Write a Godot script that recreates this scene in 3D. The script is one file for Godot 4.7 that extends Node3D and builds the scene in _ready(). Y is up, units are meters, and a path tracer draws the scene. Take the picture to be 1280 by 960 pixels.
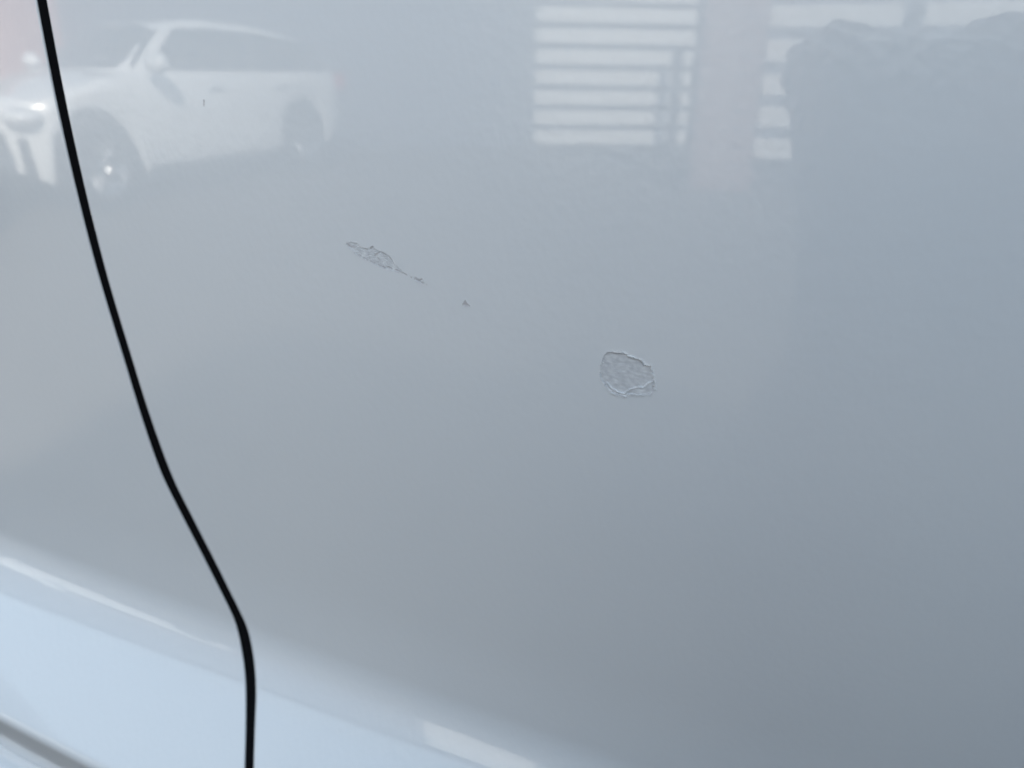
extends Node3D
# Close view of a white car's flank: rear door edge, chipped paint, a scrape and the flared sill,
# with the parking lot, the cars and the person that its gloss mirrors.

const EYE_HEIGHT := 1.05
const EYE_DISTANCE := 0.36
const YAW := 24.1
const PITCH := 23.6

# ---- flank profile: arcs of constant curvature, (length, start angle, end angle), angle = outward lean of the downward tangent
const TOP := 1.2
const CREST := 1.0
const R_SIDE := 2.6
const R_TAIL := 4.0
const TAIL_FROM := -0.22
var segs := []
var flank_len := 0.0
var gap_pts := [Vector2(-0.1, -0.484), Vector2(0.1, -0.4885), Vector2(0.2, -0.4905), Vector2(0.29, -0.4895), Vector2(0.3654, -0.4836), Vector2(0.4217, -0.4793), Vector2(0.4672, -0.4732), Vector2(0.5013, -0.4630), Vector2(0.5652, -0.4422), Vector2(0.5961, -0.4308), Vector2(0.6261, -0.4200), Vector2(0.651, -0.4078), Vector2(0.6746, -0.3965), Vector2(0.71, -0.3796), Vector2(0.78, -0.347), Vector2(0.90, -0.31)]

var rng := RandomNumberGenerator.new()
var noise := FastNoiseLite.new()
var mats := {}


func _ready() -> void:
	rng.seed = 7
	noise.seed = 11
	noise.frequency = 1.0
	# --- camera
	var cam := Camera3D.new()
	cam.name = "camera"
	var lens := CameraAttributesPhysical.new()
	lens.frustum_focal_length = 24.0
	lens.frustum_focus_distance = 0.405
	lens.exposure_aperture = 5.0
	cam.attributes = lens
	cam.fov = 53.13
	cam.near = 0.01
	cam.far = 400.0
	cam.position = Vector3(0, EYE_HEIGHT, EYE_DISTANCE)
	cam.rotation_degrees = Vector3(-PITCH, YAW, 0)
	add_child(cam)
	cam.current = true
	# --- sky
	var sky_mat := ProceduralSkyMaterial.new()
	sky_mat.sky_top_color = Color(0.595, 0.67, 0.745)
	sky_mat.sky_horizon_color = Color(0.835, 0.885, 0.92)
	sky_mat.ground_bottom_color = Color(0.3, 0.31, 0.32)
	sky_mat.ground_horizon_color = Color(0.6, 0.64, 0.68)
	sky_mat.sky_curve = 0.25
	sky_mat.sun_angle_max = 20.0
	var sky := Sky.new()
	sky.sky_material = sky_mat
	var env := Environment.new()
	env.background_mode = Environment.BG_SKY
	env.sky = sky
	env.tonemap_mode = Environment.TONE_MAPPER_LINEAR
	env.tonemap_exposure = 2.38
	env.sdfgi_enabled = true
	env.ssao_enabled = true
	env.ssil_enabled = true
	var we := WorldEnvironment.new()
	we.name = "world_environment"
	we.environment = env
	add_child(we)
	# --- sun: high behind the inspected car, so that this flank lies in its own shade
	var sun := DirectionalLight3D.new()
	sun.name = "sun"
	sun.light_energy = 1.6
	sun.light_color = Color(1.0, 0.965, 0.91)
	sun.light_angular_distance = 3.0
	sun.shadow_enabled = true
	var to_sun := Vector3(0.48, 0.60, -0.62).normalized()
	add_child(sun)
	sun.look_at_from_position(to_sun * 10.0, Vector3.ZERO, Vector3.UP)

	make_materials()
	make_profile()
	build_ground()
	build_buildings()
	build_inspected_car()
	build_parked_cars()
	build_person()
	build_phone()


# ------------------------------------------------------------------ materials
func mat(called: String, c: Color, rough: float, metal := 0.0) -> StandardMaterial3D:
	var m := StandardMaterial3D.new()
	m.resource_name = called
	m.albedo_color = c.linear_to_srgb()
	m.roughness = rough
	m.metallic = metal
	mats[called] = m
	return m


func noise_tex(size: int, freq: float, octaves: int, sd: int, normal := false, strength := 4.0, ramp: Gradient = null) -> NoiseTexture2D:
	var n := FastNoiseLite.new()
	n.seed = sd
	n.noise_type = FastNoiseLite.TYPE_SIMPLEX_SMOOTH
	n.frequency = freq
	n.fractal_octaves = octaves
	var t := NoiseTexture2D.new()
	t.width = size
	t.height = size
	t.seamless = true
	t.noise = n
	t.as_normal_map = normal
	t.bump_strength = strength
	if ramp:
		t.color_ramp = ramp
	return t


func make_materials() -> void:
	# lacquer: white base under a glossy clear coat with a faint orange peel
	var p := mat("white_lacquer", Color(0.71, 0.73, 0.745), 0.22)
	p.metallic_specular = 0.5
	p.clearcoat_enabled = true
	p.clearcoat = 1.0
	p.clearcoat_roughness = 0.015
	p.normal_enabled = true
	p.normal_texture = noise_tex(1024, 0.022, 2, 3, true, 6.0)
	p.normal_scale = 0.10
	p.uv1_scale = Vector3(6.5, 5.0, 1)
	var pc := mat("car_paint", Color(0.74, 0.75, 0.76), 0.2)
	pc.clearcoat_enabled = true
	pc.clearcoat = 1.0
	pc.clearcoat_roughness = 0.03
	var pr := mat("primer", Color(0.73, 0.745, 0.755), 0.5)
	pr.albedo_texture = noise_tex(512, 0.02, 4, 21, false, 1.0, ramp2(Color(0.86, 0.86, 0.87), Color(1, 1, 1)))
	pr.uv1_scale = Vector3(18, 18, 1)
	pr.metallic_specular = 0.35
	mat("grime", Color(0.50, 0.49, 0.50), 0.8)
	mat("rubber", Color(0.004, 0.004, 0.005), 0.8).metallic_specular = 0.15
	mat("cavity", Color(0.02, 0.02, 0.021), 0.9)
	mat("glass_dark", Color(0.012, 0.014, 0.016), 0.05)
	mat("chrome", Color(0.75, 0.75, 0.76), 0.12, 1.0)
	mat("alloy", Color(0.5, 0.5, 0.51), 0.3, 1.0)
	mat("tyre", Color(0.022, 0.022, 0.023), 0.8)
	var hl := mat("lamp_lens", Color(0.62, 0.64, 0.66), 0.08)
	hl.clearcoat_enabled = true
	mat("tail_lens", Color(0.32, 0.02, 0.02), 0.12)
	mat("black_trim", Color(0.03, 0.03, 0.031), 0.5)
	var asphalt := mat("asphalt", Color(1, 1, 1), 0.92)
	asphalt.albedo_texture = noise_tex(1024, 0.06, 5, 5, false, 1.0, ramp2(Color(0.22, 0.205, 0.19), Color(0.33, 0.31, 0.29)))
	asphalt.uv1_triplanar = true
	asphalt.uv1_world_triplanar = true
	asphalt.uv1_scale = Vector3(0.7, 0.7, 0.7)
	var conc := mat("grey_render", Color(1, 1, 1), 0.85)
	conc.albedo_texture = noise_tex(512, 0.012, 5, 8, false, 1.0, ramp2(Color(0.30, 0.32, 0.37), Color(0.38, 0.40, 0.44)))
	conc.uv1_triplanar = true
	conc.uv1_world_triplanar = true
	conc.uv1_scale = Vector3(0.4, 0.4, 0.4)
	mat("white_board", Color(0.8, 0.8, 0.79), 0.5)
	mat("dark_post", Color(0.06, 0.065, 0.07), 0.6)
	mat("back_wall", Color(0.13, 0.135, 0.15), 0.9)
	mat("pier_pink", Color(0.32, 0.205, 0.20), 0.85)
	mat("mortar", Color(0.34, 0.32, 0.30), 0.95)
	var terra := mat("terracotta", Color(1, 1, 1), 0.85)
	terra.albedo_texture = noise_tex(512, 0.02, 4, 9, false, 1.0, ramp2(Color(0.70, 0.54, 0.53), Color(0.78, 0.62, 0.60)))
	terra.uv1_triplanar = true
	terra.uv1_world_triplanar = true
	terra.uv1_scale = Vector3(0.3, 0.3, 0.3)
	var body := mat("person_surface", Color(1, 1, 1), 0.8)
	body.vertex_color_use_as_albedo = true
	mat("hair", Color(0.02, 0.016, 0.013), 0.6)
	mat("eye", Color(0.6, 0.6, 0.58), 0.2)
	mat("phone_body", Color(0.02, 0.02, 0.022), 0.3)
	mat("screen_glass", Color(0.01, 0.01, 0.012), 0.06)


func ramp2(a: Color, b: Color) -> Gradient:
	var g := Gradient.new()
	g.set_color(0, a)
	g.set_color(1, b)
	return g


# ------------------------------------------------------------------ node helpers
func tag(o: Node, label: String, category := "", group := "", kind := "") -> Node:
	if label:
		o.set_meta("label", label)
	if category:
		o.set_meta("category", category)
	if group:
		o.set_meta("group", group)
	if kind:
		o.set_meta("kind", kind)
	return o


var used := {}


func put(o: Node, called: String, parent: Node = self) -> Node:
	var key := "%d/%s" % [parent.get_instance_id(), called]
	var n: int = used.get(key, 0)
	used[key] = n + 1
	o.name = called if n == 0 else "%s_%03d" % [called, n]
	parent.add_child(o, true)
	return o


func thing(called: String, label: String, category: String, at := Vector3.ZERO, turn := 0.0) -> Node3D:
	var o := Node3D.new()
	o.position = at
	o.rotation.y = turn
	put(o, called)
	tag(o, label, category)
	return o


func part(called: String, mesh: Mesh, m: String, parent: Node = self) -> MeshInstance3D:
	var o := MeshInstance3D.new()
	o.mesh = mesh
	o.material_override = mats[m]
	put(o, called, parent)
	return o


func arr_mesh(v: PackedVector3Array, n: PackedVector3Array, uv: PackedVector2Array, idx: PackedInt32Array, col := PackedColorArray()) -> ArrayMesh:
	var a := []
	a.resize(Mesh.ARRAY_MAX)
	a[Mesh.ARRAY_VERTEX] = v
	a[Mesh.ARRAY_NORMAL] = n
	if uv.size():
		a[Mesh.ARRAY_TEX_UV] = uv
	if col.size():
		a[Mesh.ARRAY_COLOR] = col
	a[Mesh.ARRAY_INDEX] = idx
	var m := ArrayMesh.new()
	m.add_surface_from_arrays(Mesh.PRIMITIVE_TRIANGLES, a)
	return m


# a grid of points g[row][column] with smooth normals; outside = a point the faces turn away from is inside
func grid_mesh(g: Array, flip := false, uvscale := Vector2(1, 1)) -> ArrayMesh:
	var rows := g.size()
	var cols: int = g[0].size()
	var v := PackedVector3Array()
	var uv := PackedVector2Array()
	for i in rows:
		for j in cols:
			v.append(g[i][j])
			uv.append(Vector2(j / float(cols - 1), i / float(rows - 1)) * uvscale)
	var n := PackedVector3Array()
	n.resize(v.size())
	var idx := PackedInt32Array()
	for i in rows - 1:
		for j in cols - 1:
			var a := i * cols + j
			var q := [a, a + 1, a + cols + 1, a + cols]
			if flip:
				q = [a, a + cols, a + cols + 1, a + 1]
			for t in [[q[0], q[1], q[2]], [q[0], q[2], q[3]]]:
				var fn := (v[t[2]] - v[t[0]]).cross(v[t[1]] - v[t[0]])
				for k in t:
					n[k] += fn
				idx.append_array(PackedInt32Array(t))
	for k in n.size():
		n[k] = n[k].normalized() if n[k].length() > 1e-12 else Vector3.UP
	return arr_mesh(v, n, uv, idx)


# box with chamfered edges, centred
func chamfer_box(size: Vector3, c := 0.01) -> ArrayMesh:
	c = minf(c, minf(size.x, minf(size.y, size.z)) * 0.4)
	var st := SurfaceTool.new()
	st.begin(Mesh.PRIMITIVE_TRIANGLES)
	st.set_smooth_group(-1)
	var h := size * 0.5
	var corner := func(s: Vector3, axis: int) -> Vector3:
		var p := Vector3(s.x * (h.x - c), s.y * (h.y - c), s.z * (h.z - c))
		p[axis] = s[axis] * h[axis]
		return p
	for axis in 3:
		for sg in [-1.0, 1.0]:
			var b := (axis + 1) % 3
			var d := (axis + 2) % 3
			var q := []
			for e in [[-1, -1], [1, -1], [1, 1], [-1, 1]]:
				var s := Vector3.ZERO
				s[axis] = sg
				s[b] = e[0]
				s[d] = e[1]
				q.append(corner.call(s, axis))
			quad_out(st, q, Vector3.ZERO)
	for axis in 3:
		var b := (axis + 1) % 3
		var d := (axis + 2) % 3
		for s1 in [-1.0, 1.0]:
			for s2 in [-1.0, 1.0]:
				var lo := Vector3.ZERO
				lo[b] = s1
				lo[d] = s2
				var hi := lo
				lo[axis] = -1
				hi[axis] = 1
				quad_out(st, [corner.call(lo, b), corner.call(hi, b), corner.call(hi, d), corner.call(lo, d)], Vector3.ZERO)
	for sx in [-1.0, 1.0]:
		for sy in [-1.0, 1.0]:
			for sz in [-1.0, 1.0]:
				var s := Vector3(sx, sy, sz)
				tri_out(st, corner.call(s, 0), corner.call(s, 1), corner.call(s, 2), Vector3.ZERO)
	st.generate_normals()
	return st.commit()


func tri_out(st: SurfaceTool, a: Vector3, b: Vector3, c: Vector3, inside: Vector3) -> void:
	var n := (c - a).cross(b - a)
	if n.dot((a + b + c) / 3.0 - inside) < 0.0:
		var t := b
		b = c
		c = t
	for p in [a, b, c]:
		st.add_vertex(p)


func quad_out(st: SurfaceTool, q: Array, inside: Vector3) -> void:
	tri_out(st, q[0], q[1], q[2], inside)
	tri_out(st, q[0], q[2], q[3], inside)


func box_part(called: String, m: String, parent: Node, at: Vector3, size: Vector3, turn := 0.0, c := 0.01) -> MeshInstance3D:
	var o := part(called, chamfer_box(size, c), m, parent)
	o.position = at
	o.rotation.y = turn
	return o


# lathe about the local z axis: pts (radius, z)
func lathe(pts: Array, seg := 40) -> ArrayMesh:
	var g := []
	for k in seg + 1:
		var a := TAU * k / seg
		var row := []
		for p in pts:
			row.append(Vector3(cos(a) * p.x, sin(a) * p.x, p.y))
		g.append(row)
	return grid_mesh(g)


# ------------------------------------------------------------------ the flank of the inspected car
func make_profile() -> void:
	var a0 := (TOP - CREST) / R_SIDE
	var a1 := (0.78 - CREST) / R_SIDE
	var a2 := 0.0
	var sh := deg_to_rad(46.0)
	var under := -deg_to_rad(80.0)
	var mid := deg_to_rad(34.0)
	var face := -deg_to_rad(7.0)
	segs = [[R_SIDE * (a0 - a1), a0, a1], [0.110, a1, a1], [0.07, a1, a2], [0.07 * (mid - a2), a2, mid], [0.14 * (sh - mid), mid, sh], [0.084, sh, sh], [0.013 * (sh - face), sh, face], [0.052, face, face], [0.012 * (face - under), face, under], [0.05, under, under]]
	for s in segs:
		flank_len += s[0]


# (y, z, lean) at arc length s below the belt
func profile(s: float) -> Vector3:
	var a0: float = segs[0][1]
	var y := TOP
	var z := -R_SIDE * (1.0 - cos(a0))
	var lean := a0
	for g in segs:
		var p: float = g[1]
		var k: float = (g[2] - g[1]) / g[0]
		var u := minf(s, g[0])
		lean = p + k * u
		if absf(k) < 1e-9:
			y -= u * cos(p)
			z += u * sin(p)
		else:
			y -= (sin(lean) - sin(p)) / k
			z -= (cos(lean) - cos(p)) / k
		s -= g[0]
		if s <= 0.0:
			break
	return Vector3(y, z, lean)


func tail(x: float) -> float:
	var a := maxf(0.0, TAIL_FROM - x)
	return -a * a / (2.0 * R_TAIL)


# the tail's sweep dies out towards the flared foot of the flank
func sweep(s: float) -> float:
	return 1.0 - 0.8 * smoothstep(0.26, 0.60, s)


func flank(x: float, s: float) -> Vector3:
	var p := profile(s)
	return Vector3(x, p.x, p.y + tail(x) * sweep(s))


func flank_normal(x: float, s: float) -> Vector3:
	var lean := profile(s).z
	var b := maxf(0.0, TAIL_FROM - x) / R_TAIL * sweep(s)
	var ds := tail(x) * (sweep(s + 0.002) - sweep(s - 0.002)) / 0.004
	return Vector3(-b * cos(lean), sin(lean) + ds, cos(lean)).normalized()


func gap_x(s: float) -> float:
	var n := gap_pts.size()
	for i in range(n - 1):
		if s <= gap_pts[i + 1].x or i == n - 2:
			var p0: Vector2 = gap_pts[maxi(i - 1, 0)]
			var p1: Vector2 = gap_pts[i]
			var p2: Vector2 = gap_pts[i + 1]
			var p3: Vector2 = gap_pts[mini(i + 2, n - 1)]
			var h := p2.x - p1.x
			var t := (s - p1.x) / h
			var m1 := (p2.y - p0.y) / (p2.x - p0.x) * h
			var m2 := (p3.y - p1.y) / (p3.x - p1.x) * h
			var t2 := t * t
			var t3 := t2 * t
			return (2 * t3 - 3 * t2 + 1) * p1.y + (t3 - 2 * t2 + t) * m1 + (-2 * t3 + 3 * t2) * p2.y + (t3 - t2) * m2
	return 0.0


# distance (outside > 0) to a polygon
func poly_dist(p: Vector2, poly: Array) -> float:
	var best := 1e9
	var inside := false
	var n := poly.size()
	for i in n:
		var a: Vector2 = poly[i]
		var b: Vector2 = poly[(i + 1) % n]
		var e := b - a
		var t := clampf((p - a).dot(e) / e.length_squared(), 0.0, 1.0)
		best = minf(best, p.distance_squared_to(a + e * t))
		if (a.y > p.y) != (b.y > p.y) and p.x < (b.x - a.x) * (p.y - a.y) / (b.y - a.y) + a.x:
			inside = not inside
	return -sqrt(best) if inside else sqrt(best)


func line_dist(p: Vector2, line: Array) -> float:
	var best := 1e9
	for i in line.size() - 1:
		var a: Vector2 = line[i]
		var e: Vector2 = line[i + 1] - a
		var t := clampf((p - a).dot(e) / e.length_squared(), 0.0, 1.0)
		best = minf(best, p.distance_squared_to(a + e * t))
	return sqrt(best)


# > 0 above the line (towards the middle of the chip)
func line_side(p: Vector2, line: Array) -> float:
	var d := line_dist(p, line)
	for i in line.size() - 1:
		var a: Vector2 = line[i]
		var b: Vector2 = line[i + 1]
		if p.x <= a.x and p.x >= b.x:
			var y := lerpf(a.y, b.y, (p.x - a.x) / (b.x - a.x))
			return d if p.y < y else -d
	return d


const CHIP_BOX := Rect2(-0.1145, 0.2905, 0.0365, 0.0325)
const SCRAPE_BOX := Rect2(-0.2705, 0.2485, 0.061, 0.0265)
const NICK_BOX := Rect2(-0.1945, 0.2755, 0.010, 0.0070)
const SPECK_BOX := Rect2(-0.3635, 0.1755, 0.0075, 0.0090)
var chip_poly := [Vector2(-0.1092, 0.2975), Vector2(-0.1066, 0.2953), Vector2(-0.0971, 0.2948), Vector2(-0.0963, 0.2963), Vector2(-0.0925, 0.2966), Vector2(-0.0886, 0.2976), Vector2(-0.0876, 0.2996), Vector2(-0.0840, 0.2995), Vector2(-0.0828, 0.304), Vector2(-0.0816, 0.3085), Vector2(-0.0812, 0.3125), Vector2(-0.0830, 0.3152), Vector2(-0.0880, 0.3168), Vector2(-0.0935, 0.3172), Vector2(-0.0968, 0.3191), Vector2(-0.1000, 0.3192), Vector2(-0.1034, 0.3187), Vector2(-0.1066, 0.3162), Vector2(-0.1098, 0.3125), Vector2(-0.1110, 0.3090), Vector2(-0.1107, 0.3040), Vector2(-0.1098, 0.3005)]
var chip_ridge := [Vector2(-0.0822, 0.3078), Vector2(-0.0850, 0.3098), Vector2(-0.0868, 0.3122), Vector2(-0.0905, 0.3128), Vector2(-0.0945, 0.3150), Vector2(-0.0972, 0.3178), Vector2(-0.1000, 0.3176), Vector2(-0.1040, 0.3160), Vector2(-0.1072, 0.3128)]
var scrape_poly := [Vector2(-0.2665, 0.2537), Vector2(-0.2636, 0.2521), Vector2(-0.2587, 0.2521), Vector2(-0.2557, 0.2544), Vector2(-0.2522, 0.2548), Vector2(-0.2477, 0.2526), Vector2(-0.2456, 0.2548), Vector2(-0.2409, 0.2555), Vector2(-0.2359, 0.2582), Vector2(-0.2340, 0.2621), Vector2(-0.2297, 0.2648), Vector2(-0.2311, 0.2665), Vector2(-0.2408, 0.2655), Vector2(-0.2511, 0.2625), Vector2(-0.2594, 0.2591), Vector2(-0.2642, 0.2556)]
var tail_poly := [Vector2(-0.2225, 0.2688), Vector2(-0.2207, 0.2680), Vector2(-0.2180, 0.2690), Vector2(-0.2163, 0.2684), Vector2(-0.2160, 0.2702), Vector2(-0.2133, 0.2717), Vector2(-0.2180, 0.2711), Vector2(-0.2215, 0.2698)]
var cracks := [
	[Vector2(-0.2655, 0.2530), Vector2(-0.2638, 0.2546), Vector2(-0.2606, 0.2549)],
	[Vector2(-0.2560, 0.2543), Vector2(-0.2520, 0.2552), Vector2(-0.2500, 0.2548), Vector2(-0.2478, 0.2532)],
	[Vector2(-0.2471, 0.2582), Vector2(-0.2431, 0.2558), Vector2(-0.2395, 0.2570), Vector2(-0.2362, 0.2590)],
	[Vector2(-0.2471, 0.2582), Vector2(-0.2430, 0.2612), Vector2(-0.2395, 0.2639), Vector2(-0.2306, 0.2658)],
	[Vector2(-0.2608, 0.2582), Vector2(-0.2511, 0.2619), Vector2(-0.2403, 0.2649)],
	[Vector2(-0.2306, 0.2658), Vector2(-0.2260, 0.2674), Vector2(-0.2219, 0.2690), Vector2(-0.2178, 0.2703), Vector2(-0.2135, 0.2716)],
	[Vector2(-0.2205, 0.2681), Vector2(-0.2186, 0.2697), Vector2(-0.2167, 0.2685)],
]
var nick_poly := [Vector2(-0.1920, 0.2806), Vector2(-0.1910, 0.2795), Vector2(-0.1898, 0.2774), Vector2(-0.1888, 0.2793), Vector2(-0.1868, 0.2806), Vector2(-0.1893, 0.2811)]
var speck_poly := [Vector2(-0.3598, 0.1779), Vector2(-0.3589, 0.1776), Vector2(-0.3591, 0.1784), Vector2(-0.3595, 0.1799), Vector2(-0.3600, 0.1812), Vector2(-0.3604, 0.1810), Vector2(-0.3600, 0.1797)]


# (height off the skin in metres, which part: 0 skin, 1 chip, 2 scrape, 3 crack, 4 nick, 5 speck)
func damage(p: Vector2) -> Vector2:
	if CHIP_BOX.has_point(p):
		var wob := Vector2(noise.get_noise_2d(p.x * 900, p.y * 900), noise.get_noise_2d(p.x * 900 + 50, p.y * 900)) * 0.0009
		var d := poly_dist(p + wob, chip_poly)
		if d > 0.0:
			# lifted lip of the film, higher at the top right and along the bottom
			var a := (p - Vector2(-0.0965, 0.307)).angle()
			var lift := 0.00010 + 0.00026 * maxf(0.0, cos(a + 0.9)) + 0.00030 * maxf(0.0, sin(a - 0.1))
			lift *= clampf(0.75 + 1.1 * noise.get_noise_2d(p.x * 330 + 7, p.y * 330), 0.1, 1.8)
			return Vector2(lift * exp(-pow(d / 0.0010, 2.0)), 0)
		var rough := noise.get_noise_2d(p.x * 170, p.y * 330) * 0.00016 + noise.get_noise_2d(p.x * 900 + 9, p.y * 1200) * 0.00004
		var dr := line_dist(p + wob * 0.6, chip_ridge)
		var step_in := smoothstep(-0.0004, 0.0004, line_side(p + wob * 0.6, chip_ridge))
		return Vector2((-0.00016 - 0.00034 * step_in) * smoothstep(0.0, 0.0007, -d) + (rough + 0.00036 * exp(-pow(dr / 0.00045, 2.0))) * smoothstep(0.0, 0.001, -d), 1)
	if SCRAPE_BOX.has_point(p):
		var wob := Vector2(noise.get_noise_2d(p.x * 1400, p.y * 1400), noise.get_noise_2d(p.x * 1400 + 50, p.y * 1400)) * 0.00035
		var q := p + wob
		var dc := 1e9
		for c in cracks:
			dc = minf(dc, line_dist(q, c))
		var w := 0.00024 * (0.7 + 2.2 * noise.get_noise_2d(p.x * 400 + 3, p.y * 400))
		var d := minf(poly_dist(q, scrape_poly), poly_dist(q, tail_poly))
		var h := 0.0
		if d < 0.0:
			h = -0.00018 * smoothstep(0.0, 0.0006, -d) + noise.get_noise_2d(p.x * 600, p.y * 800) * 0.00030
		else:
			h = 0.00030 * maxf(0.0, noise.get_noise_2d(p.x * 330 + 17, p.y * 330)) * exp(-pow(d / 0.0007, 2.0))
		if dc < w:
			return Vector2(h - 0.0003 * (1.0 - dc / w), 3)
		return Vector2(h, 2 if d < 0.0 else 0)
	if NICK_BOX.has_point(p):
		var d := poly_dist(p, nick_poly)
		return Vector2(-0.00018 * smoothstep(0.0, 0.0006, -d) if d < 0 else 0.0001 * exp(-pow(d / 0.0008, 2.0)), 4 if d < 0 else 0)
	if SPECK_BOX.has_point(p):
		var d := poly_dist(p, speck_poly)
		return Vector2(0.00015 * smoothstep(0.0, 0.0005, -d) if d < 0 else 0.0, 5 if d < 0 else 0)
	return Vector2.ZERO


func steps(ranges: Array) -> PackedFloat32Array:
	var out := PackedFloat32Array()
	for r in ranges:
		var n := int(ceil((r[1] - r[0]) / r[2] - 1e-4))
		for i in n:
			out.append(r[0] + (r[1] - r[0]) * i / n)
	out.append(ranges[-1][1])
	return out


func skew(t: float, s: float, side: float) -> float:
	# columns follow the gap near it and stand upright away from it
	var g := gap_x(s) + side * gap_half(s)
	var g0 := -0.4865 + side * GAP * 0.5
	var away := absf(t - g0)
	return t + (g - g0) * (1.0 - smoothstep(0.0, 0.26, away))


const GAP := 0.0138


func gap_half(s: float) -> float:
	return GAP * 0.5 * (1.0 + 0.24 * smoothstep(0.36, 0.50, s) * (1.0 - smoothstep(0.62, 0.70, s)))


# rolled hem of a panel edge along the gap: from the skin round a small radius and back inside
func hem_points(s: float, side: float) -> Array:
	var x := gap_x(s) + side * gap_half(s)
	var n := flank_normal(x, s)
	var e := (flank(gap_x(s + 0.002), s + 0.002) - flank(gap_x(s - 0.002), s - 0.002)).normalized()
	var across := e.cross(n).normalized()
	if across.x * side > 0.0:
		across = -across   # points into the gap
	var p := flank(x, s)
	var r := 0.0048 if side > 0.0 else 0.0010
	var out := []
	for k in 7:
		var a := PI / 2 * k / 6.0
		out.append([p + across * r * sin(a) - n * r * (1.0 - cos(a)), (n * cos(a) + across * sin(a)).normalized()])
	out.append([p + across * r - n * 0.022, across])
	return out


func build_panel(xs: PackedFloat32Array, ss: PackedFloat32Array, side: float, with_damage: bool) -> Array:
	var nx := xs.size()
	var ns := ss.size()
	var v := PackedVector3Array()
	var n := PackedVector3Array()
	var uv := PackedVector2Array()
	var h := PackedFloat32Array()
	var tagof := PackedByteArray()
	v.resize(nx * ns)
	n.resize(nx * ns)
	uv.resize(nx * ns)
	tagof.resize(nx * ns)
	var kinds := {}
	for i in ns:
		var s := ss[i]
		var pr := profile(s)
		var sw := sweep(s)
		var dsw := (sweep(s + 0.002) - sweep(s - 0.002)) / 0.004
		for j in nx:
			var x := skew(xs[j], s, side) if side != 0.0 else xs[j]
			var k := i * nx + j
			var b := maxf(0.0, TAIL_FROM - x) / R_TAIL * sw
			var nn := Vector3(-b * cos(pr.z), sin(pr.z) + tail(x) * dsw, cos(pr.z)).normalized()
			var p := Vector3(x, pr.x, pr.y + tail(x) * sw)
			if with_damage:
				var q := Vector2(x, s)
				var dm := damage(q)
				if dm != Vector2.ZERO or CHIP_BOX.has_point(q) or SCRAPE_BOX.has_point(q) or NICK_BOX.has_point(q) or SPECK_BOX.has_point(q):
					tagof[k] = int(dm.y)
					p += nn * dm.x
					var e := 0.00012
					var gx := (damage(q + Vector2(e, 0)).x - damage(q - Vector2(e, 0)).x) / (2 * e)
					var gs := (damage(q + Vector2(0, e)).x - damage(q - Vector2(0, e)).x) / (2 * e)
					var ts := Vector3(0, -cos(pr.z), sin(pr.z))
					nn = (nn - Vector3(1, 0, -b) * gx - ts * gs).normalized()
			v[k] = p
			n[k] = nn
			uv[k] = Vector2(x, s)
	var lists := [PackedInt32Array(), PackedInt32Array(), PackedInt32Array(), PackedInt32Array(), PackedInt32Array(), PackedInt32Array()]
	for i in ns - 1:
		for j in nx - 1:
			var a := i * nx + j
			var w := 0
			if with_damage:
				w = maxi(maxi(tagof[a], tagof[a + 1]), maxi(tagof[a + nx], tagof[a + nx + 1]))
			lists[w].append_array(PackedInt32Array([a, a + 1, a + nx + 1, a, a + nx + 1, a + nx]))
	# the hem
	if side != 0.0:
		var base := v.size()
		for i in ns:
			for q in hem_points(ss[i], side):
				v.append(q[0])
				n.append(q[1])
				uv.append(Vector2(q[0].x, ss[i]))
		for i in ns - 1:
			for j in 7:
				var a := base + i * 8 + j
				if side > 0.0:
					lists[0].append_array(PackedInt32Array([a, a + 8, a + 9, a, a + 9, a + 1]))
				else:
					lists[0].append_array(PackedInt32Array([a, a + 9, a + 8, a, a + 1, a + 9]))
	var out := []
	for l in lists:
		if l.size() == 0:
			out.append(null)
			continue
		# keep only what is used
		var seen := {}
		var v2 := PackedVector3Array()
		var n2 := PackedVector3Array()
		var u2 := PackedVector2Array()
		var i2 := PackedInt32Array()
		for k in l:
			if not seen.has(k):
				seen[k] = v2.size()
				v2.append(v[k])
				n2.append(n[k])
				u2.append(uv[k])
			i2.append(seen[k])
		out.append(arr_mesh(v2, n2, u2, i2))
	return out


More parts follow.
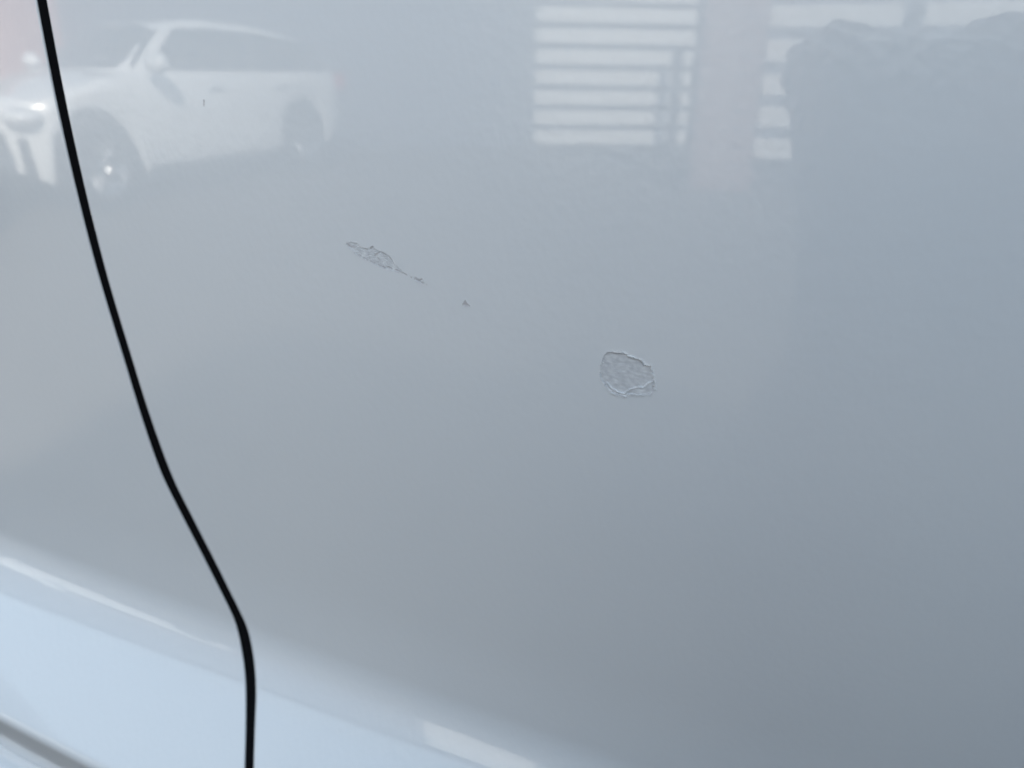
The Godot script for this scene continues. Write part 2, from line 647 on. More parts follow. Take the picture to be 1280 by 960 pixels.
func build_inspected_car() -> void:
	var car := thing("white_car", "glossy white car filling the view, its door chipped and scraped beside a dark door gap", "car")
	var edge := -0.4865
	# door skin, fine only where the paint is damaged
	var xs := steps([[edge + GAP / 2, -0.3635, 0.006], [-0.3635, -0.356, 0.0004], [-0.356, -0.2705, 0.006], [-0.2705, -0.2095, 0.00026], [-0.2095, -0.1945, 0.005], [-0.1945, -0.1845, 0.0003], [-0.1845, -0.1145, 0.006], [-0.1145, -0.078, 0.00024], [-0.078, 0.55, 0.012]])
	var ss := steps([[0.0, 0.1755, 0.008], [0.1755, 0.1845, 0.0004], [0.1845, 0.2485, 0.006], [0.2485, 0.2905, 0.00026], [0.2905, 0.323, 0.00024], [0.323, 0.58, 0.006], [0.58, 0.88, 0.002], [0.88, flank_len, 0.006]])
	var got := build_panel(xs, ss, 1.0, true)
	var door := part("rear_door", got[0], "white_lacquer", car)
	tag(part("paint_chip", got[1], "primer", door), "round chip where the paint has flaked off to grey primer")
	tag(part("paint_scrape", got[2], "primer", door), "slanting scrape of lifted paint up and left of the round chip")
	tag(part("scrape_crack", got[3], "grime", door), "dark cracks that edge the slanting scrape")
	tag(part("paint_nick", got[4], "grime", door), "tiny dark nick between scrape and round chip")
	tag(part("dirt_speck", got[5], "grime", door), "tiny upright dark speck high on the left of the door")
	# quarter panel behind the gap
	var xq := steps([[-0.98, -0.70, 0.02], [-0.70, edge - GAP / 2, 0.006]])
	var sq := steps([[0.0, 0.58, 0.008], [0.58, 0.88, 0.002], [0.88, flank_len, 0.006]])
	part("quarter_panel", build_panel(xq, sq, -1.0, false)[0], "white_lacquer", car)
	# front door, past a straight gap outside the frame
	part("front_door", build_panel(steps([[0.556, 1.75, 0.05]]), steps([[0.0, 0.63, 0.01], [0.63, 0.86, 0.003], [0.86, flank_len, 0.006]]), 0.0, false)[0], "white_lacquer", car)
	part("front_wing", build_panel(steps([[1.756, 2.75, 0.05]]), steps([[0.0, 0.63, 0.01], [0.63, 0.86, 0.003], [0.86, flank_len, 0.006]]), 0.0, false)[0], "white_lacquer", car)
	# rubber seal at the bottom of the gap
	var g := []
	for i in 120:
		var s := flank_len * i / 119.0
		var row := []
		for k in 9:
			var a := PI * k / 8.0
			var x := gap_x(s)
			row.append(flank(x, s) - flank_normal(x, s) * (0.0042 + 0.0030 * cos(a) - 0.0008 * sin(a)) + Vector3(cos(a) * (gap_half(s) + 0.002), 0, 0))
		g.append(row)
	part("gap_seal", grid_mesh(g, true), "rubber", car)
	# sill trim below the doors: a rounded white strip with a fine ledge
	var sill := []
	for x in [-0.98, -0.9, -0.8, -0.7, -0.5, -0.3, 0.0, 0.6, 1.2, 2.0, 2.75]:
		var row := []
		for q in [[0.4050, 0.00], [0.4050, 0.054], [0.4045, 0.060], [0.4025, 0.064], [0.4005, 0.065], [0.3995, 0.0665], [0.3990, 0.069], [0.3985, 0.073], [0.3965, 0.078], [0.392, 0.081], [0.380, 0.082], [0.34, 0.078], [0.28, 0.05], [0.27, 0.0]]:
			row.append(Vector3(x, q[0], q[1] + tail(x) * 0.2))
		sill.append(row)
	part("sill_trim", grid_mesh(sill), "car_paint", car)
	# body behind the skins, roof and glass, all outside the frame but shading it
	box_part("body_core", "cavity", car, Vector3(0.84, 0.74, -0.98), Vector3(3.5, 0.9, 1.42), 0.0, 0.08)
	box_part("bonnet", "car_paint", car, Vector3(2.4, 1.12, -0.92), Vector3(1.1, 0.12, 1.6), 0.0, 0.05)
	box_part("far_side", "car_paint", car, Vector3(0.9, 0.74, -1.76), Vector3(3.7, 0.86, 0.1), 0.0, 0.04)
	box_part("tailgate", "car_paint", car, Vector3(-1.0, 0.8, -0.95), Vector3(0.14, 0.8, 1.5), 0.0, 0.06)
	box_part("front_bumper", "car_paint", car, Vector3(2.85, 0.72, -0.92), Vector3(0.2, 0.7, 1.6), 0.0, 0.08)
	var cab := []
	for q in [[0.0, 0.0], [0.35, 0.07], [0.7, 0.13], [0.92, 0.2], [1.0, 0.3]]:
		var row := []
		var y: float = 1.2 + q[0] * 0.46
		for k in 49:
			var a := TAU * k / 48.0
			var hx: float = 1.48 - q[1] * 1.3
			var hz: float = 0.86 - q[1] * 0.55
			row.append(Vector3(0.55 + hx * sgnpow(cos(a), 0.35) - q[1] * 0.3, y, -0.9 + hz * sgnpow(sin(a), 0.35)))
		cab.append(row)
	var cap := []
	for k in 49:
		cap.append(Vector3(0.46, 1.67, -0.9))
	part("cab_glass", grid_mesh(cab), "glass_dark", car)
	part("roof", grid_mesh([cab[4], cap]), "car_paint", car)
	box_part("belt_shelf", "black_trim", car, Vector3(0.85, 1.18, -0.9), Vector3(3.5, 0.03, 1.7), 0.0, 0.01)
	for wx in [-0.6, 2.15]:
		for wz in [-0.36, -1.50]:
			var w := part("wheel", lathe([Vector2(0.0, -0.1), Vector2(0.20, -0.1), Vector2(0.30, -0.1), Vector2(0.335, -0.08), Vector2(0.34, 0.0), Vector2(0.335, 0.08), Vector2(0.30, 0.1), Vector2(0.2, 0.1), Vector2(0.0, 0.1)]), "tyre", car)
			w.position = Vector3(wx, 0.335, wz)


func sgnpow(a: float, e: float) -> float:
	return signf(a) * pow(absf(a), e)


# ------------------------------------------------------------------ ground and buildings
func build_ground() -> void:
	var o := MeshInstance3D.new()
	var pm := PlaneMesh.new()
	pm.size = Vector2(300, 300)
	o.mesh = pm
	o.material_override = mats["asphalt"]
	put(o, "ground")
	tag(o, "worn grey asphalt of the parking lot", "", "", "structure")


func build_buildings() -> void:
	# long grey rendered wall, running obliquely behind the parked car, with a white slatted screen let into it
	var dir := Vector3(0.846, 0, 0.533)
	var out := Vector3(0.533, 0, -0.846)
	var turn := -atan2(0.533, 0.846)
	var at := Vector3(-4.5, 0, 7.9)
	var b := thing("grey_building", "long grey rendered building with a white slatted screen", "building")
	var wall_h := 3.6
	box_part("wall", "grey_render", b, at + dir * -2.2 - out * 0.15 + Vector3.UP * wall_h / 2, Vector3(6.4, wall_h, 0.3), turn, 0.02)
	box_part("wall", "grey_render", b, at + dir * 6.1 - out * 0.15 + Vector3.UP * wall_h / 2, Vector3(6.2, wall_h, 0.3), turn, 0.02)
	box_part("back_wall", "back_wall", b, at + dir * 1.98 - out * 0.33 + Vector3.UP * wall_h / 2, Vector3(2.1, wall_h, 0.2), turn, 0.02)
	box_part("roof", "grey_render", b, at + dir * 2.0 - out * 2.0 + Vector3.UP * (wall_h + 0.12), Vector3(15.4, 0.22, 4.4), turn, 0.04)
	for k in 12:
		box_part("slat", "white_board", b, at + dir * 1.98 - out * 0.14 + Vector3.UP * (0.14 + 0.283 * k), Vector3(1.90, 0.20, 0.035), turn, 0.008)
	var bol := thing("steel_bollard", "dark steel post standing before the white slatted screen", "post", at + dir * 2.62 + out * 0.25)
	var pole := part("pole", lathe([Vector2(0.0, 1.42), Vector2(0.05, 1.42), Vector2(0.065, 1.40), Vector2(0.065, 0.0)], 20), "dark_post", bol)
	pole.rotation.x = -PI / 2
	# brick pier and slatted fence nearer by
	var pier := thing("brick_pier", "reddish brick pier at the end of the slatted fence", "pier", Vector3(-1.02, 0, 5.95))
	box_part("core", "mortar", pier, Vector3(0, 1.2, 0), Vector3(0.37, 2.4, 0.37), 0.0, 0.005)
	var brick := chamfer_box(Vector3(0.185, 0.068, 0.09), 0.006)
	for r in 30:
		for c in 2:
			for f in 4:
				var a := f * PI / 2
				var off := (c - 0.5) * 0.197 + (0.03 if r % 2 else -0.03)
				var o := part("brick", brick, "pier_pink", pier)
				o.rotation.y = a
				o.position = Vector3(off, 0.045 + 0.08 * r, 0).rotated(Vector3.UP, a) + Vector3(0, 0, 0.15).rotated(Vector3.UP, a)
	box_part("cap_stone", "grey_render", pier, Vector3(0, 2.45, 0), Vector3(0.48, 0.08, 0.48), 0.0, 0.015)
	var fence := thing("slatted_fence", "white horizontal slat fence beside the brick pier", "fence", Vector3(1.0, 0, 5.95))
	for k in 9:
		box_part("slat", "white_board", fence, Vector3(0, 0.40 + 0.285 * k, 0), Vector3(3.6, 0.185, 0.035), 0.0, 0.008)
	for x in [-0.85, 0.55, 1.75]:
		box_part("post", "dark_post", fence, Vector3(x, 1.4, -0.05), Vector3(0.09, 2.8, 0.06), 0.0, 0.006)
	# terracotta house far to the left
	var h := thing("terracotta_house", "terracotta red house beyond the parked cars", "house", Vector3(-17, 0, 7.5))
	box_part("wall", "terracotta", h, Vector3(0, 1.5, 0), Vector3(6, 3.0, 13), 0.0, 0.03)
	box_part("roof", "terracotta", h, Vector3(0, 3.2, 0), Vector3(6.8, 0.4, 13.8), 0.0, 0.1)
	box_part("white_gable", "white_board", h, Vector3(3.06, 2.25, 5.6), Vector3(0.1, 1.4, 2.6), 0.0, 0.02)


# ------------------------------------------------------------------ parked cars
# local axes: x forward, y up, z to the left-hand... the side seen in the gloss is +z
const CAR_L := 1.98
const CAR_TAIL := 2.42


func car_half_width(x: float) -> float:
	var e := absf(x) / (CAR_L if x > 0.0 else CAR_TAIL)
	return 0.88 * pow(maxf(0.0, 1.0 - pow(e, 11.0)), 0.4) * (1.0 - 0.05 * e * e)


func car_top(x: float) -> float:
	if x > 0.9:
		return lerpf(0.99, 0.80, smoothstep(0.9, 1.93, x)) - 0.1 * smoothstep(1.8, 1.98, x)
	return 0.99 + 0.05 * smoothstep(0.9, -2.0, x)


func car_bottom(x: float) -> float:
	var b := 0.24 + 0.10 * smoothstep(1.75, 2.0, absf(x))
	for wx in [1.33, -1.33]:
		var q: float = 0.40 * 0.40 - (x - wx) * (x - wx)
		if q > 0.0:
			b = maxf(b, 0.33 + sqrt(q))
	return b


func build_car(called: String, label: String) -> Node3D:
	var car := thing(called, label, "car")
	var xs := []
	for i in 111:
		xs.append(-CAR_TAIL + 0.002 + (CAR_TAIL + CAR_L - 0.004) * i / 110.0)
	var g := []
	for x in xs:
		var b := car_bottom(x)
		var t := car_top(x)
		var w := car_half_width(x)
		var half := []
		for q in [[0.0, 0.955], [0.12, 0.985], [0.35, 1.0], [0.6, 0.995], [0.68, 1.004], [0.80, 0.985], [0.92, 0.96], [0.975, 0.93], [1.0, 0.88]]:
			half.append(Vector3(x, lerpf(b, t, q[0]), w * q[1]))
		for q in [[0.012, 0.7], [0.025, 0.4], [0.03, 0.0]]:
			half.append(Vector3(x, t + q[0], w * q[1]))
		var row := half.duplicate()
		for k in range(half.size() - 2, -1, -1):
			row.append(half[k] * Vector3(1, 1, -1))
		g.append(row)
	part("body", grid_mesh(g), "car_paint", car)
	box_part("underbody", "black_trim", car, Vector3(0, 0.42, 0), Vector3(3.8, 0.36, 1.30), 0.0, 0.05)
	# cabin
	var cabin := []
	var levels := [0.0, 0.15, 0.35, 0.55, 0.75, 0.9, 0.97, 1.0]
	for t in levels:
		var row := []
		for k in 65:
			row.append(cabin_at(t, TAU * k / 64.0, 0.0))
		cabin.append(row)
	for sh in [0.7, 0.35, 0.0]:
		var row := []
		for k in 65:
			var p: Vector3 = cabin_at(1.0, TAU * k / 64.0, 0.0)
			var c := Vector3(-0.7, lerpf(1.44, p.y, sh), 0)
			row.append(Vector3(lerpf(c.x, p.x, sh), c.y, p.z * sh))
		cabin.append(row)
	part("cabin", grid_mesh(cabin, true), "car_paint", car)
	# glass, proud of the cabin skin
	for sz in [1.0, -1.0]:
		for r in [[0.80, 0.06], [0.045, -0.50], [-0.515, -0.78]]:
			var gg := []
			for i in 9:
				var t := 0.06 + 0.62 * i / 8.0
				var row := []
				for j in 13:
					row.append(cabin_side(t, lerpf(r[0], r[1], j / 12.0), sz))
				gg.append(row)
			part("side_window", grid_mesh(gg, sz < 0.0), "glass_dark", car)
	for e in [1.0, -1.0]:
		var gg := []
		for i in 9:
			var t := 0.06 + 0.84 * i / 8.0
			var row := []
			for j in 13:
				row.append(cabin_end(t, lerpf(-0.86, 0.86, j / 12.0), e))
			gg.append(row)
		part("windscreen" if e > 0 else "rear_window", grid_mesh(gg, e > 0.0), "glass_dark", car)
	# lamps, mirrors, handles, bumpers
	for sz in [1.0, -1.0]:
		var hl := part("headlight", ellipsoid(Vector3(0.17, 0.075, 0.2)), "lamp_lens", car)
		hl.position = Vector3(1.82, 0.70, sz * 0.60)
		var tl := part("tail_light", ellipsoid(Vector3(0.12, 0.12, 0.12)), "tail_lens", car)
		tl.position = Vector3(-2.27, 0.90, sz * 0.66)
		var mir := part("wing_mirror", ellipsoid(Vector3(0.09, 0.085, 0.13)), "car_paint", car)
		mir.position = Vector3(0.72, 1.07, sz * 0.99)
		for hx in [-0.05, -0.95]:
			box_part("door_handle", "chrome", car, Vector3(hx, 0.87, sz * 0.868), Vector3(0.2, 0.03, 0.03), 0.0, 0.008)
		box_part("sill", "black_trim", car, Vector3(0, 0.26, sz * 0.83), Vector3(1.7, 0.07, 0.06), 0.0, 0.015)
		for wx in [1.33, -1.33]:
			var well := part("wheel_well", lathe([Vector2(0.41, 0.0), Vector2(0.41, 0.3), Vector2(0.0, 0.3)], 32), "cavity", car)
			well.position = Vector3(wx, 0.33, sz * 0.84)
			well.rotation.y = 0.0 if sz < 0 else PI
			var w := part("wheel", lathe([Vector2(0.20, -0.1), Vector2(0.24, -0.1), Vector2(0.30, -0.105), Vector2(0.325, -0.085), Vector2(0.33, 0.0), Vector2(0.325, 0.085), Vector2(0.30, 0.105), Vector2(0.24, 0.1), Vector2(0.20, 0.085)]), "tyre", car)
			w.position = Vector3(wx, 0.33, sz * 0.76)
			w.rotation.y = 0.0 if sz > 0 else PI
			part("rim", lathe([Vector2(0.0, 0.055), Vector2(0.05, 0.06), Vector2(0.06, 0.04), Vector2(0.17, 0.05), Vector2(0.205, 0.085), Vector2(0.22, 0.098), Vector2(0.23, 0.096)]), "alloy", w)
			for k in 5:
				var sp := part("spoke", chamfer_box(Vector3(0.16, 0.055, 0.03), 0.01), "alloy", w)
				var a := TAU * k / 5.0
				sp.position = Vector3(cos(a) * 0.125, sin(a) * 0.125, 0.066)
				sp.rotation.z = a
	box_part("grille", "black_trim", car, Vector3(1.93, 0.52, 0), Vector3(0.08, 0.16, 0.9), 0.0, 0.03)
	box_part("number_plate", "white_board", car, Vector3(1.98, 0.42, 0), Vector3(0.012, 0.11, 0.45), 0.0, 0.004)
	return car


func cabin_dims(t: float) -> Array:
	var xf := lerpf(0.98, 0.20, pow(t, 0.9))
	var xr := lerpf(-2.32, -1.72, pow(t, 1.4))
	var hw := lerpf(0.80, 0.60, t * t * 0.35 + t * 0.65)
	var y := lerpf(0.985, 1.45, sin(t * PI / 2 * 0.94) / sin(PI / 2 * 0.94))
	return [(xf + xr) * 0.5, (xf - xr) * 0.5, hw, y]


func cabin_at(t: float, a: float, off: float) -> Vector3:
	var d := cabin_dims(t)
	return droop(Vector3(d[0] + (d[1] + off) * sgnpow(cos(a), 0.4), d[3], (d[2] + off) * sgnpow(sin(a), 0.4)), t)


func droop(p: Vector3, t: float) -> Vector3:
	return p - Vector3(0, 0.11 * t * smoothstep(-0.7, -1.9, p.x) + 0.05 * t * smoothstep(-0.2, 0.5, p.x), 0)


func cabin_side(t: float, f: float, sz: float) -> Vector3:
	var d := cabin_dims(t)
	return droop(Vector3(d[0] + d[1] * f, d[3], sz * (d[2] * pow(1.0 - pow(absf(f), 5.0), 0.2) + 0.006)), t)


func cabin_end(t: float, f: float, e: float) -> Vector3:
	var d := cabin_dims(t)
	return Vector3(d[0] + e * (d[1] * pow(1.0 - pow(absf(f), 5.0), 0.2) + 0.006), d[3] + 0.004, d[2] * f) - Vector3(0, (0.11 if e < 0.0 else 0.05) * t, 0)


func ellipsoid(r: Vector3, rings := 14, seg := 20) -> ArrayMesh:
	var g := []
	for i in rings + 1:
		var a := PI * i / rings
		var row := []
		for k in seg + 1:
			var b := TAU * k / seg
			row.append(Vector3(sin(a) * cos(b), cos(a), sin(a) * sin(b)) * r)
		g.append(row)
	return grid_mesh(g)


func build_parked_cars() -> void:
	var c := build_car("parked_car", "white hatchback parked across the lot with its side to the camera")
	# nose towards -z, turned a little
	var front := Vector3(-4.62, 0, 2.55)
	var rear := Vector3(-4.72, 0, 5.25)
	place_car(c, front, rear)
	var c2: Node3D = c.duplicate()
	put(c2, "parked_car")
	c2.set_meta("label", "second white car parked nose to tail ahead of the hatchback")
	c2.set_meta("group", "white cars parked across the lot")
	c.set_meta("group", "white cars parked across the lot")
	place_car(c2, Vector3(-4.55, 0, -2.25), Vector3(-4.5, 0, 0.45))


func place_car(c: Node3D, front: Vector3, rear: Vector3) -> void:
	var f := (front - rear).normalized()
	var side := Vector3.UP.cross(f)      # right-handed: x forward, y up, z = x cross y
	var z := f.cross(Vector3.UP)
	var mid := (front + rear) * 0.5 - z * 0.86
	c.transform = Transform3D(Basis(f, Vector3.UP, z), mid)


# ------------------------------------------------------------------ person: distance field meshed with surface nets
# bones: [a, ra, b, rb, colour]
func surface_net(bones: Array, cell: float, k: float, into: Dictionary) -> void:
	var lo := Vector3(1e9, 1e9, 1e9)
	var hi := -lo
	for b in bones:
		var r := maxf(b[1], b[3])
		for p in [b[0], b[2]]:
			lo = lo.min(p - Vector3.ONE * r)
			hi = hi.max(p + Vector3.ONE * r)
	lo -= Vector3.ONE * cell * 3
	hi += Vector3.ONE * cell * 3
	var nx := int((hi.x - lo.x) / cell) + 2
	var ny := int((hi.y - lo.y) / cell) + 2
	var nz := int((hi.z - lo.z) / cell) + 2
	var f := PackedFloat32Array()
	f.resize(nx * ny * nz)
	f.fill(1.0)
	var who := PackedByteArray()
	who.resize(f.size())
	var near := PackedFloat32Array()
	near.resize(f.size())
	near.fill(1.0)
	for bi in bones.size():
		var b: Array = bones[bi]
		var pa: Vector3 = b[0]
		var e: Vector3 = b[2] - pa
		var l2 := maxf(e.length_squared(), 1e-9)
		var m := maxf(b[1], b[3]) + k + cell * 2
		var bl: Vector3 = pa.min(b[2]) - Vector3.ONE * m - lo
		var bh: Vector3 = pa.max(b[2]) + Vector3.ONE * m - lo
		for z in range(maxi(0, int(bl.z / cell)), mini(nz, int(bh.z / cell) + 2)):
			for y in range(maxi(0, int(bl.y / cell)), mini(ny, int(bh.y / cell) + 2)):
				var at := (z * ny + y) * nx
				for x in range(maxi(0, int(bl.x / cell)), mini(nx, int(bh.x / cell) + 2)):
					var p := lo + Vector3(x, y, z) * cell - pa
					var t := clampf(p.dot(e) / l2, 0.0, 1.0)
					var d := (p - e * t).length() - lerpf(b[1], b[3], t)
					var o := f[at + x]
					if d < near[at + x]:
						near[at + x] = d
						who[at + x] = bi
					var h := maxf(k - absf(o - d), 0.0) / k
					f[at + x] = minf(o, d) - h * h * k * 0.25
	var v: PackedVector3Array = into.v
	var n: PackedVector3Array = into.n
	var col: PackedColorArray = into.c
	var idx: PackedInt32Array = into.i
	var cellv := {}
	var offs := [0, 1, nx, nx + 1, nx * ny, nx * ny + 1, nx * ny + nx, nx * ny + nx + 1]
	for z in nz - 1:
		for y in ny - 1:
			var at := (z * ny + y) * nx
			for x in nx - 1:
				var a := at + x
				if f[a] > 0.5:
					continue
				var mask := 0
				for q in 8:
					if f[a + offs[q]] < 0.0:
						mask |= 1 << q
				if mask == 0 or mask == 255:
					continue
				var s := Vector3.ZERO
				var cnt := 0
				for q in 8:
					for ax in 3:
						if q & (1 << ax):
							continue
						var q2 := q | (1 << ax)
						var fa := f[a + offs[q]]
						var fb := f[a + offs[q2]]
						if (fa < 0.0) != (fb < 0.0):
							var p := Vector3(q & 1, (q >> 1) & 1, (q >> 2) & 1)
							p[ax] += fa / (fa - fb)
							s += p
							cnt += 1
				var gr := Vector3(f[a + 1] - f[a] + f[a + offs[7]] - f[a + offs[6]], f[a + offs[2]] - f[a] + f[a + offs[7]] - f[a + offs[5]], f[a + offs[4]] - f[a] + f[a + offs[7]] - f[a + offs[3]])
				cellv[a] = v.size()
				v.append(lo + (Vector3(x, y, z) + s / cnt) * cell)
				n.append(gr.normalized())
				col.append(bones[who[a]][4])
	for a in cellv:
		for ax in 3:
			var step: int = offs[1 << ax]
			var u: int = offs[1 << ((ax + 1) % 3)]
			var w: int = offs[1 << ((ax + 2) % 3)]
			var fa := f[a]
			var fb := f[a + step]
			if (fa < 0.0) == (fb < 0.0) or not (cellv.has(a - u) and cellv.has(a - w) and cellv.has(a - u - w)):
				continue
			var q := [cellv[a], cellv[a - u], cellv[a - u - w], cellv[a - w]]
			if fa < 0.0:
				q.reverse()
			idx.append_array(PackedInt32Array([q[0], q[1], q[2], q[0], q[2], q[3]]))
	into.v = v
	into.n = n
	into.c = col
	into.i = idx


func hand_bones(o: Vector3, ex: Vector3, ey: Vector3, ez: Vector3, sx: float, wrist: Vector3, skin: Color) -> Array:
	# frame of the phone: ex to the right along it, ey up, ez towards the holder; sx = -1 left end, +1 right end
	var L := func(x: float, y: float, z: float) -> Vector3: return o + ex * x + ey * y + ez * z
	var e := -0.052 if sx < 0 else 0.095
	var b := []
	var heel: Vector3 = L.call(e + sx * 0.035, -0.055, 0.045)
	b.append([wrist, 0.026, heel, 0.027, skin])
	for k in 4:
		var y := 0.012 - 0.021 * k
		var base: Vector3 = L.call(e + sx * 0.027, y - 0.010 - 0.003 * k, 0.016)
		b.append([heel, 0.021, base, 0.0125, skin])
		var ln: float = [0.9, 1.0, 0.95, 0.75][k]
		if k == 0:
			# forefinger laid along the top edge
			var p1: Vector3 = L.call(e + sx * 0.012, 0.013, 0.010)
			var p2: Vector3 = L.call(e - sx * 0.010, 0.0285, 0.009)
			var p3: Vector3 = L.call(e - sx * 0.031, 0.0265, 0.008)
			b.append([base, 0.011, L.call(e - sx * 0.002, 0.008, 0.012), 0.0105, skin])
			b.append([base, 0.0105, p1, 0.0098, skin])
			b.append([p1, 0.0098, p2, 0.0088, skin])
			b.append([p2, 0.0088, p3, 0.0078, skin])
			continue
		var p1: Vector3 = L.call(e + sx * 0.020 * ln, y, -0.013)
		var p2: Vector3 = L.call(e - sx * 0.004 * ln, y + 0.001, -0.0195)
		var p3: Vector3 = L.call(e - sx * 0.006 * ln - sx * 0.012, y + 0.002, -0.0175)
		b.append([base, 0.0105, p1, 0.0097, skin])
		b.append([p1, 0.0097, p2, 0.0086, skin])
		b.append([p2, 0.0086, p3, 0.0076, skin])
	var t0: Vector3 = L.call(e + sx * 0.030, -0.028, 0.036)
	var t1: Vector3 = L.call(e + sx * 0.004, -0.018, 0.034)
	var t2: Vector3 = L.call(e - sx * 0.022, -0.012, 0.019)
	b.append([heel, 0.018, t0, 0.0135, skin])
	b.append([t0, 0.0125, t1, 0.0108, skin])
	b.append([t1, 0.0108, t2, 0.0088, skin])
	return b


func phone_frame() -> Basis:
	return Basis.from_euler(Vector3(deg_to_rad(-PITCH), deg_to_rad(YAW), 0))


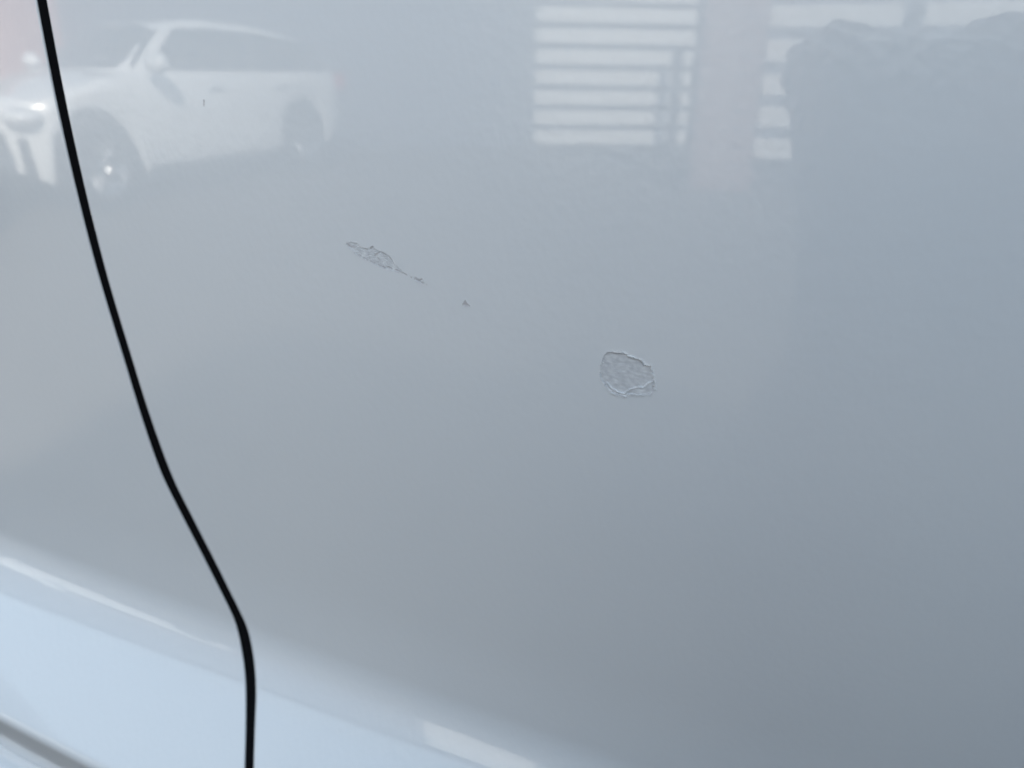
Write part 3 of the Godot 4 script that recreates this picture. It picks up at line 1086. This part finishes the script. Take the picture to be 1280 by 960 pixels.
func build_person() -> void:
	var skin := Color(0.24, 0.14, 0.10)
	var shirt := Color(0.022, 0.025, 0.034)
	var jeans := Color(0.03, 0.036, 0.052)
	var shoe := Color(0.03, 0.03, 0.032)
	var fr := phone_frame()
	var o := Vector3(0, EYE_HEIGHT, EYE_DISTANCE)
	var X := 0.215
	var wl: Vector3 = o + fr.x * -0.105 + fr.y * -0.105 + fr.z * 0.085
	var wr: Vector3 = o + fr.x * 0.155 + fr.y * -0.105 + fr.z * 0.085
	var hipL := Vector3(X - 0.10, 0.40, 0.80)
	var hipR := Vector3(X + 0.10, 0.40, 0.80)
	var kneeL := Vector3(X - 0.33, 0.53, 0.34)
	var kneeR := Vector3(X + 0.27, 0.56, 0.33)
	var ankL := Vector3(X - 0.25, 0.10, 0.48)
	var ankR := Vector3(X + 0.15, 0.10, 0.58)
	var chest := Vector3(X, 0.84, 0.60)
	var neck := Vector3(X, 0.99, 0.575)
	var shL := Vector3(X - 0.175, 0.935, 0.57)
	var shR := Vector3(X + 0.175, 0.935, 0.57)
	var elL := Vector3(0.02, 0.74, 0.50)
	var elR := Vector3(0.52, 0.70, 0.42)
	var body := [
		[hipL, 0.105, hipR, 0.105, jeans], [(hipL + hipR) * 0.5 + Vector3(0, 0.06, -0.02), 0.13, Vector3(X, 0.60, 0.70), 0.145, shirt], [Vector3(X, 0.60, 0.70), 0.145, chest, 0.14, shirt],
		[chest + Vector3(-0.10, 0, 0), 0.13, chest + Vector3(0.10, 0, 0), 0.13, shirt], [Vector3(X - 0.17, 0.60, 0.47), 0.13, Vector3(X + 0.19, 0.60, 0.45), 0.13, shirt], [Vector3(X - 0.12, 0.74, 0.50), 0.12, Vector3(X + 0.15, 0.74, 0.50), 0.12, shirt], [Vector3(X - 0.22, 0.42, 0.52), 0.10, Vector3(X + 0.22, 0.42, 0.48), 0.10, jeans], [shL, 0.065, shR, 0.065, shirt], [chest, 0.11, neck, 0.06, shirt], [neck, 0.052, neck + Vector3(0, 0.07, -0.03), 0.05, skin],
		[hipL, 0.11, kneeL, 0.08, jeans], [kneeL, 0.078, ankL, 0.052, jeans], [hipR, 0.11, kneeR, 0.08, jeans], [kneeR, 0.078, ankR, 0.052, jeans],
		[ankL + Vector3(0, -0.05, 0.03), 0.045, ankL + Vector3(-0.03, -0.062, -0.17), 0.036, shoe], [ankR + Vector3(0, -0.05, 0.03), 0.045, ankR + Vector3(0.03, -0.062, -0.17), 0.036, shoe],
		[shL, 0.062, elL, 0.047, shirt], [elL, 0.046, wl, 0.033, shirt], [shR, 0.062, elR, 0.047, shirt], [elR, 0.046, wr, 0.033, shirt],
	]
	var into := {"v": PackedVector3Array(), "n": PackedVector3Array(), "c": PackedColorArray(), "i": PackedInt32Array()}
	surface_net(body, 0.012, 0.05, into)
	var hd := neck + Vector3(-0.005, 0.155, -0.055)
	var f := Vector3(-0.12, -0.08, -1.0).normalized()
	var r := f.cross(Vector3.UP).normalized()
	var u := r.cross(f)
	var head := [
		[hd + u * 0.02 - f * 0.022, 0.078, hd + u * 0.025 + f * 0.022, 0.074, skin], [hd + f * 0.03 - u * 0.03, 0.062, hd + f * 0.042 - u * 0.065, 0.042, skin], [hd + f * 0.062 - u * 0.088, 0.020, hd + f * 0.05 - u * 0.08, 0.03, skin],
		[hd + f * 0.094 + u * 0.008, 0.008, hd + f * 0.112 - u * 0.03, 0.012, skin], [hd + f * 0.096 - u * 0.034 - r * 0.01, 0.009, hd + f * 0.096 - u * 0.034 + r * 0.01, 0.009, skin],
		[hd + f * 0.088 + u * 0.022 - r * 0.04, 0.010, hd + f * 0.094 + u * 0.022 + r * 0.0, 0.008, skin], [hd + f * 0.088 + u * 0.022 + r * 0.04, 0.010, hd + f * 0.094 + u * 0.022, 0.008, skin],
		[hd + f * 0.088 - u * 0.058 - r * 0.018, 0.0065, hd + f * 0.088 - u * 0.058 + r * 0.018, 0.0065, Color(0.2, 0.085, 0.07)],
		[hd + r * 0.078 - f * 0.01 + u * 0.012, 0.010, hd + r * 0.076 - f * 0.004 - u * 0.03, 0.008, skin], [hd - r * 0.078 - f * 0.01 + u * 0.012, 0.010, hd - r * 0.076 - f * 0.004 - u * 0.03, 0.008, skin],
		[hd - u * 0.06 - f * 0.01, 0.05, neck + Vector3(0, 0.03, -0.01), 0.05, skin],
	]
	surface_net(head, 0.005, 0.014, into)
	surface_net(hand_bones(o, fr.x, fr.y, fr.z, -1.0, wl, skin), 0.0032, 0.005, into)
	surface_net(hand_bones(o, fr.x, fr.y, fr.z, 1.0, wr, skin), 0.0032, 0.005, into)
	var p := MeshInstance3D.new()
	p.mesh = arr_mesh(into.v, into.n, PackedVector2Array(), into.i, into.c)
	p.material_override = mats["person_surface"]
	put(p, "person")
	tag(p, "person in dark clothes squatting at the car and holding a phone in both hands", "person")
	var hair := {"v": PackedVector3Array(), "n": PackedVector3Array(), "c": PackedColorArray(), "i": PackedInt32Array()}
	surface_net([[hd + u * 0.034 - f * 0.03, 0.080, hd + u * 0.045 + f * 0.018, 0.070, skin], [hd - f * 0.04 - u * 0.02, 0.066, hd - f * 0.03 + u * 0.03, 0.078, skin]], 0.006, 0.02, hair)
	part("hair", arr_mesh(hair.v, hair.n, PackedVector2Array(), hair.i), "hair", p)
	for s in [-1.0, 1.0]:
		var ey := part("eye", ellipsoid(Vector3.ONE * 0.0125, 10, 14), "eye", p)
		ey.position = hd + f * 0.083 + u * 0.004 + r * 0.031 * s


func build_phone() -> void:
	var fr := phone_frame()
	var o := Vector3(0, EYE_HEIGHT, EYE_DISTANCE)
	var ph := thing("smartphone", "black smartphone held level in both hands by the squatting person", "phone")
	ph.transform = Transform3D(fr, o + fr.x * 0.0215 + fr.y * -0.018 + fr.z * 0.008)
	box_part("shell", "phone_body", ph, Vector3(0, 0, 0.002), Vector3(0.147, 0.072, 0.0076), 0.0, 0.0025)
	box_part("screen", "screen_glass", ph, Vector3(0, 0, 0.0062), Vector3(0.141, 0.066, 0.0008), 0.0, 0.0003)
	var ring := part("lens_ring", lathe([Vector2(0.0072, -0.0022), Vector2(0.0075, -0.0045), Vector2(0.0085, -0.0045), Vector2(0.0088, -0.0019)], 28), "chrome", ph)
	ring.position = Vector3(-0.0215, 0.018, 0)
